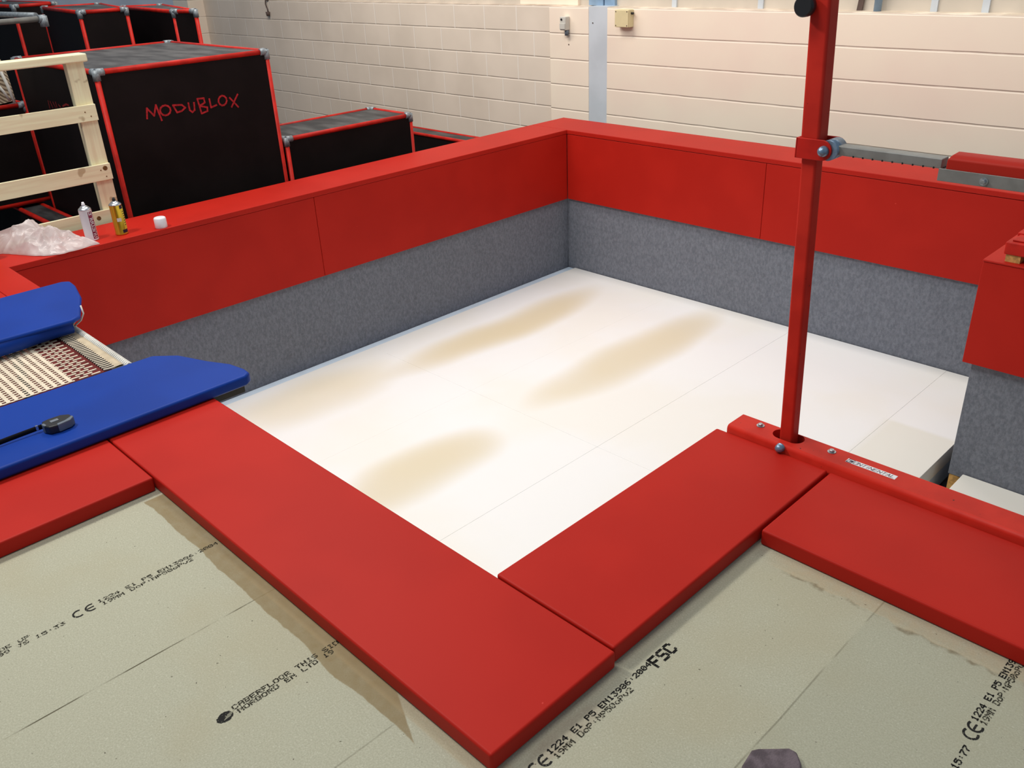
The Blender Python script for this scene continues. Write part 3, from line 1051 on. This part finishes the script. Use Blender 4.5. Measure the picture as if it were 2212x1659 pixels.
for (lx, ly, top) in ((-1.28, -2.3, .085), (-1.28, -3.8, .085), (-.08, -2.3, -.052), (-.08, -3.8, -.052)):
    obj('leg', MB().tube((lx, ly, ZM), (lx, ly, top), .02), 'dark_steel', tr_)

# ------------------------------------------------------------------ tape measure
tm = root('tape_measure', (-.115, -2.485, .0962), 'black tape measure lying on the lower blue pad with its blade pulled out', 'tape measure')
cx_, cy_ = -.113, -2.484
body = [(-.030, -.043), (.008, -.047), (.030, -.038), (.036, -.010), (.030, .030), (.014, .046), (-.016, .046), (-.034, .022), (-.036, -.020)]
bm_ = MB().prism([(cx_ + x, cy_ + y) for x, y in body], .0965, .127)
bo = obj('case', bm_, 'black_plastic', tm, bevel=.005, seg=3)
gr = MB().prism([(cx_ + x, cy_ + y) for x, y in [(.024, -.012), (.0385, -.012), (.032, .032), (.014, .049), (.000, .0485), (.010, .034), (.020, .016)]], .0985, .1285)
obj('grip', gr, 'grey_plastic', tm, bevel=.004, label='grey rubber grip on the side')
gr = MB().prism([(cx_ + x, cy_ + y) for x, y in [(-.014, -.049), (.004, -.050), (.012, -.044), (.010, -.038), (-.012, -.040)]], .0975, .128)
obj('grip', gr, 'grey_plastic', tm, bevel=.003, label='grey rubber grip by the blade slot')
obj('belt_clip', B((cx_ - .012, cy_ - .022, .127), (cx_ + .004, cy_ + .004, .1285)), 'can_silver', tm, label='small silver disc on the case')
bl = MB()
vs = []
for i in range(15):
    u = i / 14
    yy_ = cy_ - .045 - .26 * u
    xx = cx_ - .026 - .006 * u + .012 * u * u
    zz_ = .112 - .004 * u
    vs += [(xx - .0015, yy_, zz_ + .008), (xx + .0015, yy_, zz_), (xx, yy_, zz_ - .009)]
bl.add(vs, [(i * 3 + k, i * 3 + k + 1, i * 3 + 4 + k, i * 3 + 3 + k) for i in range(14) for k in range(2)], True)
blo = obj('blade', bl, 'black_thread', tm, fix=False, label='dark blade pulled out of the case')
so = blo.modifiers.new('s', 'SOLIDIFY')
so.thickness = .0012
obj('blade_hook', B((cx_ - .029, cy_ - .066, .105), (cx_ - .0225, cy_ - .058, .1215)), 'can_silver', tm, label='silver hook')


# ------------------------------------------------------------------ spray cans, cap, bag
def can(c, h, r, name, label, body, noz, group='spray glue cans on the left pit wall'):
    z0 = c[2]
    t_ = root(name, c, label, 'spray can', group)
    mb = MB().lathe((c[0], c[1], z0), [(r * .93, .0), (r, .003), (r, .006), (r * .97, .010), (r * .97, h * .80), (r * .985, h * .805)], 40)
    bo_ = obj('body', mb, body, t_)
    mb = MB().lathe((c[0], c[1], z0), [(r * .99, h * .803), (r * .99, h * .815), (r * .90, h * .835), (r * .62, h * .872), (r * .55, h * .876), (r * .55, h * .89), (r * .42, h * .90), (r * .22, h * .915)], 40)
    obj('shoulder', mb, 'can_silver', t_, label='silver metal shoulder')
    mb = MB().lathe((c[0], c[1], z0), [(r * .26, h * .905), (r * .27, h * .95), (r * .20, h * .965), (r * .19, h * .995), (r * .10, h)], 20)
    obj('nozzle', mb, noz, t_)
    return t_, bo_


def wrap(mb, c, r, a0, a1, z0, z1, n=14):
    vs = []
    for i in range(n + 1):
        a = a0 + (a1 - a0) * i / n
        for z in (z0, z1):
            vs.append((c[0] + r * math.cos(a), c[1] + r * math.sin(a), z))
    mb.add(vs, [(2 * i, 2 * i + 2, 2 * i + 3, 2 * i + 1) for i in range(n)], True)


CW = (-2.137, -1.571, ZT)
H, Rr = .213, .0345
tw, bw = can(CW, H, Rr, 'spray_can', 'white spray can with a maroon lettered band, behind the plastic bag', 'can_white', 'white_plastic')
lab_ = MB()
wrap(lab_, CW, Rr * .97 + .0004, math.radians(-2), math.radians(52), ZT + .012, ZT + H * .76)
la = obj('label_band', lab_, 'can_maroon', bw, fix=False, label='maroon band with white letters running up the can')
tx = MB()
hh = Rr * .97 + .0009
cu_ = H * .70 / (7 * 6)


def putcan(u, v, s):
    zc = ZT + .016 + (u + .5) * cu_
    ac = math.radians(8) + (1 - 0) * math.radians(5.2) * (6 - v) * 1.05
    da = math.radians(3.0)
    vs = [(CW[0] + hh * math.cos(ac + q), CW[1] + hh * math.sin(ac + q), z) for q, z in ((-da, zc - cu_ * .58), (da, zc - cu_ * .58), (da, zc + cu_ * .58), (-da, zc + cu_ * .58))]
    tx.add(vs, [(0, 1, 2, 3)])


dots('AVEDALE', putcan)
obj('lettering', tx, 'can_white', bw, fix=False)

CG = (-2.114, -1.413, ZT)
H = .208
tg, bgd = can(CG, H, Rr, 'spray_can', 'gold spray can with a black nozzle, second from the right on the red padding', 'can_gold', 'black_plastic')
mb = MB()
wrap(mb, CG, Rr * .97 + .0004, math.radians(20), math.radians(75), ZT + .030, ZT + H * .76)
obj('label_band', mb, 'can_yellow', bgd, fix=False, label='yellow lettered strip')
mb = MB()
wrap(mb, CG, Rr * .97 + .0008, math.radians(-35), math.radians(5), ZT + .078, ZT + .098)
obj('label_patch', mb, 'pale_grey_plastic', bgd, fix=False, label='pale grey patch on the can')
mb = MB()
wrap(mb, CG, Rr * .97 + .0008, math.radians(-5), math.radians(50), ZT + .012, ZT + .030)
wrap(mb, CG, Rr * .97 + .0008, math.radians(12), math.radians(48), ZT + H * .70, ZT + H * .79)
for k in range(7):
    wrap(mb, CG, Rr * .97 + .0009, math.radians(30), math.radians(54 + 6 * (k % 2)), ZT + .052 + k * .0125, ZT + .056 + k * .0125, 5)
obj('lettering', mb, 'ink_navy', bgd, fix=False)
can((-2.205, -2.068, ZT), .208, Rr, 'spray_can', 'gold spray can cut off by the left edge of the photo', 'can_gold', 'black_plastic')

cp = MB().lathe((-2.052, -1.209, ZT), [(.033, 0), (.0345, .002), (.0335, .052), (.031, .058), (.027, .060), (.0, .0605)], 40)
obj('can_cap', cp, 'white_plastic', label='white round spray can cap standing right of the gold can', cat='cap', origin=(-2.052, -1.209, ZT))

# crumpled bag
outl = [(-2.010, -1.64), (-1.998, -1.72), (-2.000, -1.80), (-2.045, -1.865), (-2.12, -1.915), (-2.20, -1.955), (-2.27, -1.99), (-2.34, -2.12), (-2.42, -2.42), (-2.455, -2.40), (-2.452, -2.0),
        (-2.44, -1.80), (-2.36, -1.69), (-2.25, -1.635), (-2.12, -1.648), (-2.085, -1.620), (-2.055, -1.580), (-2.02, -1.585)]
cxb, cyb = -2.24, -1.84


def outline(a):
    best = 10
    d = Vector((math.cos(a), math.sin(a)))
    for i in range(len(outl)):
        p0 = Vector(outl[i]) - Vector((cxb, cyb))
        p1 = Vector(outl[(i + 1) % len(outl)]) - Vector((cxb, cyb))
        e = p1 - p0
        den = d.x * e.y - d.y * e.x
        if abs(den) < 1e-9:
            continue
        tt = (p0.x * e.y - p0.y * e.x) / den
        ss = (p0.x * d.y - p0.y * d.x) / den
        if tt > 0 and -1e-6 <= ss <= 1 + 1e-6:
            best = min(best, tt)
    return best


NA, NR = 220, 60
bgm = MB()
vs = []
for j in range(NR + 1):
    rr = j / NR
    for i in range(NA):
        a = 2 * PI * i / NA
        R_ = outline(a)
        x_, y_ = cxb + R_ * rr * math.cos(a), cyb + R_ * rr * math.sin(a)
        pn = Vector((x_ * 7, y_ * 7, 1.3))
        pn2 = Vector((x_ * 16, y_ * 16, 4.1))
        rid = 1 - abs(noise.noise(pn)) * 2.1
        rid2 = 1 - abs(noise.noise(pn2)) * 2.1
        cell = noise.voronoi(Vector((x_ * 11, y_ * 9, .5)))[0][0]
        hgt = (1 - rr ** 2.4)
        pn3 = Vector((x_ * 30 + 3 * noise.noise(pn), y_ * 22, 7.7))
        rid3 = 1 - abs(noise.noise(pn3)) * 2.2
        z_ = ZT + .006 + hgt * (.030 + .046 * rid + .034 * rid2 + .010 * rid3 + .03 * cell)
        z_ += .015 * math.exp(-((x_ + 2.3) ** 2 + (y_ + 1.78) ** 2) / .012)
        k_ = 1 + .05 * rr * noise.noise(Vector((x_ * 25, y_ * 25, 9)))
        vs.append((cxb + (x_ - cxb) * k_, cyb + (y_ - cyb) * k_, max(ZT + .003, z_) if j < NR else ZT + .003))
bgm.add(vs, [(j * NA + i, j * NA + (i + 1) % NA, (j + 1) * NA + (i + 1) % NA, (j + 1) * NA + i) for j in range(NR) for i in range(NA)], False)
bo_ = obj('plastic_bag', bgm, 'polythene', label='crumpled translucent white plastic bag on the left end of the red padding', cat='bag', origin=(cxb, cyb, ZT))

# purple felt scrap on the floor at the bottom edge
fm = MB()
pts = [(2.288, -2.02), (2.282, -1.975), (2.290, -1.962), (2.315, -1.938), (2.335, -1.918), (2.352, -1.916), (2.372, -1.935), (2.390, -1.965), (2.47, -2.06), (2.40, -2.16), (2.33, -2.12)]
fm.prism(pts, .001, .016)
fs_ = obj('felt_scrap', fm, 'purple_felt', bevel=.006, seg=3, label='purple-grey fuzzy felt scrap lying on the chipboard at the bottom edge', cat='felt')


# ------------------------------------------------------------------ modular boxes behind the pit
def modular(q, z1, label, r=.0165, z0=ZM, group='black modular boxes with red tube frames', clamps=(0, 1, 2, 3), shrink=1):
    """q: footprint corners counter-clockwise, q[0] nearest left of the +x face"""
    c = (sum(p[0] for p in q) / 4, sum(p[1] for p in q) / 4)
    o = root('modular_box', (c[0], c[1], z0), label, 'box', group)

    def ins(p, d):
        v = Vector((p[0] - c[0], p[1] - c[1]))
        return Vector(p) - Vector((math.copysign(d, v.x), math.copysign(d, v.y)))
    k = [ins(p, r) for p in q]
    zt, zb = z1 - r, z0 + r
    for i in range(4):
        a, b = k[i], k[(i + 1) % 4]
        obj('frame_tube', MB().tube((a.x, a.y, zb), (a.x, a.y, zt), r), 'red_tube', o)
        obj('frame_tube', MB().tube((a.x, a.y, zt), (b.x, b.y, zt), r), 'red_tube', o)
        obj('frame_tube', MB().tube((a.x, a.y, zb), (b.x, b.y, zb), r), 'red_tube', o)
        e = (b - a).normalized()
        nrm = Vector((e.y, -e.x))
        m = MB()
        th = .008
        a2, b2 = a + e * r * .6, b - e * r * .6
        quad = [a2 + nrm * th, a2 - nrm * th, b2 - nrm * th, b2 + nrm * th]
        m.add([(p.x, p.y, zb) for p in quad] + [(p.x, p.y, zt) for p in quad],
              [(0, 3, 2, 1), (4, 5, 6, 7), (0, 1, 5, 4), (1, 2, 6, 5), (2, 3, 7, 6), (3, 0, 4, 7)])
        obj('side_panel', m, 'black_panel', o)
    m = MB().prism([(ins(p, r * 1.3).x, ins(p, r * 1.3).y) for p in q], zt - .006, zt + r * .35)
    obj('top_panel', m, 'worn_black_panel', o)
    for i in range(4):
        a = k[i]
        prv, nxt = k[i - 1], k[(i + 1) % 4]
        e0, e1 = (prv - a).normalized(), (nxt - a).normalized()
        m = MB()
        R2 = r * 1.34
        L_ = r * 2.9
        m.tube((a.x, a.y, zt - L_), (a.x, a.y, zt + r * .9), R2, 16)
        m.tube((a.x, a.y, zt), (a.x + e0.x * L_, a.y + e0.y * L_, zt), R2, 16)
        m.tube((a.x, a.y, zt), (a.x + e1.x * L_, a.y + e1.y * L_, zt), R2, 16)
        cc = obj('corner_clamp', m, 'galvanised', o, label='grey cast corner clamp')
    return o


def rect(xa, xb, ya, yb):
    return [(xb, ya), (xb, yb), (xa, yb), (xa, ya)]


b1 = modular(rect(-4.20, -2.729, -1.13, 0.045), .952, 'largest black box with red hand lettering, behind the left pit wall')
wr = MB()
strokes = [[(-0.872, 0.636), (-0.86, 0.696), (-0.824, 0.646), (-0.799, 0.707), (-0.782, 0.611)], [(-0.712, 0.662), (-0.72, 0.648), (-0.735, 0.639), (-0.753, 0.637), (-0.769, 0.644), (-0.778, 0.656), (-0.78, 0.672), (-0.772, 0.686), (-0.757, 0.695), (-0.739, 0.697), (-0.723, 0.69), (-0.713, 0.678), (-0.712, 0.662)], [(-0.690, 0.690), (-0.672, 0.643), (-0.640, 0.648), (-0.612, 0.664), (-0.632, 0.684), (-0.690, 0.690)], [(-0.586, 0.689), (-0.586, 0.645), (-0.571, 0.63), (-0.553, 0.641), (-0.548, 0.686)], [(-0.51, 0.613), (-0.521, 0.706), (-0.476, 0.704), (-0.475, 0.676), (-0.515, 0.661), (-0.464, 0.645), (-0.467, 0.622), (-0.51, 0.613)], [(-0.439, 0.694), (-0.438, 0.64), (-0.397, 0.65)], [(-0.32, 0.667), (-0.328, 0.652), (-0.343, 0.642), (-0.36, 0.642), (-0.373, 0.651), (-0.379, 0.667), (-0.375, 0.684), (-0.364, 0.697), (-0.347, 0.702), (-0.331, 0.697), (-0.321, 0.684), (-0.32, 0.667)], [(-0.296, 0.682), (-0.245, 0.616)], [(-0.235, 0.696), (-0.293, 0.623)]]
for s_k in strokes:
    ribbon(wr, s_k, .011, lambda a, b, o_: (-2.7368 + o_, a, b), .0008)
obj('hand_lettering', wr, 'marker_red', b1, fix=False, label='red hand-painted word on the black panel')
wr = MB()
for s_k in [[(-3.685, 0.7), (-3.688, 0.651)], [(-3.645, 0.699), (-3.626, 0.661)], [(-3.594, 0.699), (-3.572, 0.669)], [(-3.544, 0.703), (-3.542, 0.671)], [(-3.499, 0.691), (-3.472, 0.68)], [(-3.425, 0.688), (-3.352, 0.706), (-3.311, 0.703)]]:
    ribbon(wr, s_k, .012, lambda a, b, o_: (a, -1.1222 - o_, b), .0008)
obj('hand_lettering', wr, 'faded_marker_red', b1, fix=False, label='faint red strokes on the left-hand panel')

modular(rect(-3.27, -2.729, .062, 1.215), .362, 'knee-high black box right of the largest lettered box')
modular(rect(-4.9, -2.46, 2.44, 2.66), -.150, 'lowest black box, along the foot of the blockwork behind the red corner')
modular([(-5.19, -.24), (-5.11, .15), (-6.45, .45), (-6.63, -.05)], 1.171, 'tall black box behind the lettered one, left of the box by the cream wall pier')
modular([(-4.72, .35), (-4.53, .45), (-5.95, .84), (-6.2, .55)], 1.141, 'tall black box at the back, nearest the corner of the blockwork')
modular(rect(-8.5, -6.98, -.19, .24), 1.19, 'farthest tall black box, at the top left corner of the photo')
modular(rect(-5.4, -4.26, -2.3, -1.085), .640, 'black box under the heap of netting at the left edge', z0=-.074)
modular(rect(-5.4, -3.25, -1.345, -1.155), -.085, 'low narrow black box with dark top, seen through the pine rails')

# netting heap
nm_ = MB()
NU, NV = 46, 24
vs = []
for j in range(NV + 1):
    for i in range(NU):
        a = 2 * PI * i / NU
        ph = PI / 2 * j / NV
        r_ = math.cos(ph) ** .45 * (1 + .08 * noise.noise(Vector((math.cos(a) * 2, math.sin(a) * 2, j * .1))))
        hz = math.sin(ph) ** .6 * .36 * (1 + .22 * noise.noise(Vector((math.cos(a) * 3, math.sin(a) * 3, 2))))
        vs.append((-4.56 + .25 * r_ * math.cos(a), -1.345 + .265 * r_ * math.sin(a), .642 + hz))
nm_.add(vs, [(j * NU + i, j * NU + (i + 1) % NU, (j + 1) * NU + (i + 1) % NU, (j + 1) * NU + i) for j in range(NV) for i in range(NU)], True)
nt = obj('netting_heap', nm_, 'cream_netting', label='heap of striped cream netting on the black box at the left edge', cat='netting', origin=(-4.56, -1.345, .642))
cd = MB()
cd.path([(-4.275, -1.165, .65), (-4.285, -1.175, .76), (-4.30, -1.19, .86), (-4.36, -1.23, .95)], .011, 8)
cd.path([(-4.28, -1.19, .66), (-4.28, -1.215, .73), (-4.285, -1.25, .80)], .009, 8)
obj('edge_cord', cd, 'white_rope', nt, label='white edge cord of the netting')

# bar with T-clamp
hb = root('hand_bar', (-3.6, -2.7, ZM), 'grey steel tube bar with a clamp end, high at the top left', 'bar')
obj('tube', MB().tube((-3.6, -2.7, 1.207), (-3.6, -1.05, 1.209), .017), 'grey_steel', hb)
obj('post', MB().tube((-3.6, -2.7, ZM), (-3.6, -2.7, 1.24), .024), 'grey_steel', hb)
cm = MB().tube((-3.6, -1.075, 1.209), (-3.6, -1.030, 1.209), .024, 18)
cm.tube((-3.6, -1.045, 1.16), (-3.6, -1.045, 1.225), .026, 18)
obj('end_clamp', cm, 'galvanised', hb)
cm = MB().tube((-3.72, -1.045, 1.209), (-3.6, -1.045, 1.209), .017, 14)
cm.tube((-4.40, -1.20, 1.235), (-3.72, -1.045, 1.225), .018, 14)
cm.tube((-4.42, -1.205, 1.235), (-4.36, -1.19, 1.233), .038, 16)
obj('cross_tube', cm, 'galvanised', hb)

# ------------------------------------------------------------------ pine frame
pf = root('pine_frame', (-2.5, -2.0, ZM), 'unpainted pine slatted frame standing behind the left pit wall', 'wooden frame')
obj('post', B((-2.560, -1.348, ZM), (-2.508, -1.252, 1.026)), 'pine_post', pf, bevel=.002)
obj('post', B((-2.560, -2.95, ZM), (-2.508, -2.85, 1.026)), 'pine_post', pf, bevel=.002)
obj('top_rail', B((-2.575, -3.0, 1.0265), (-2.475, -1.236, 1.070)), 'pine_rail', pf, bevel=.007, seg=3)
for k, (za, zb) in enumerate(((.710, .799), (.372, .464), (.112, .202), (-.25, -.16), (-.75, -.66))):
    rl_ = obj('rail', B((-2.507, -3.0, za), (-2.487, -1.252, zb)), 'pine_rail', pf, bevel=.0015)
    for (kk, y_, z_, r_) in ((0, -1.318, .762, .004), (0, -1.290, .736, .004), (1, -1.285, .440, .014), (1, -1.312, .432, .004), (1, -1.288, .392, .004), (2, -1.392, .163, .013)):
        if kk == k:
            obj('knot' if r_ > .01 else 'screw', MB().lathe((-2.487, y_, z_), [(r_, 0), (r_ * .8, .0012)], 14, 'x'), 'pine_knot', rl_)
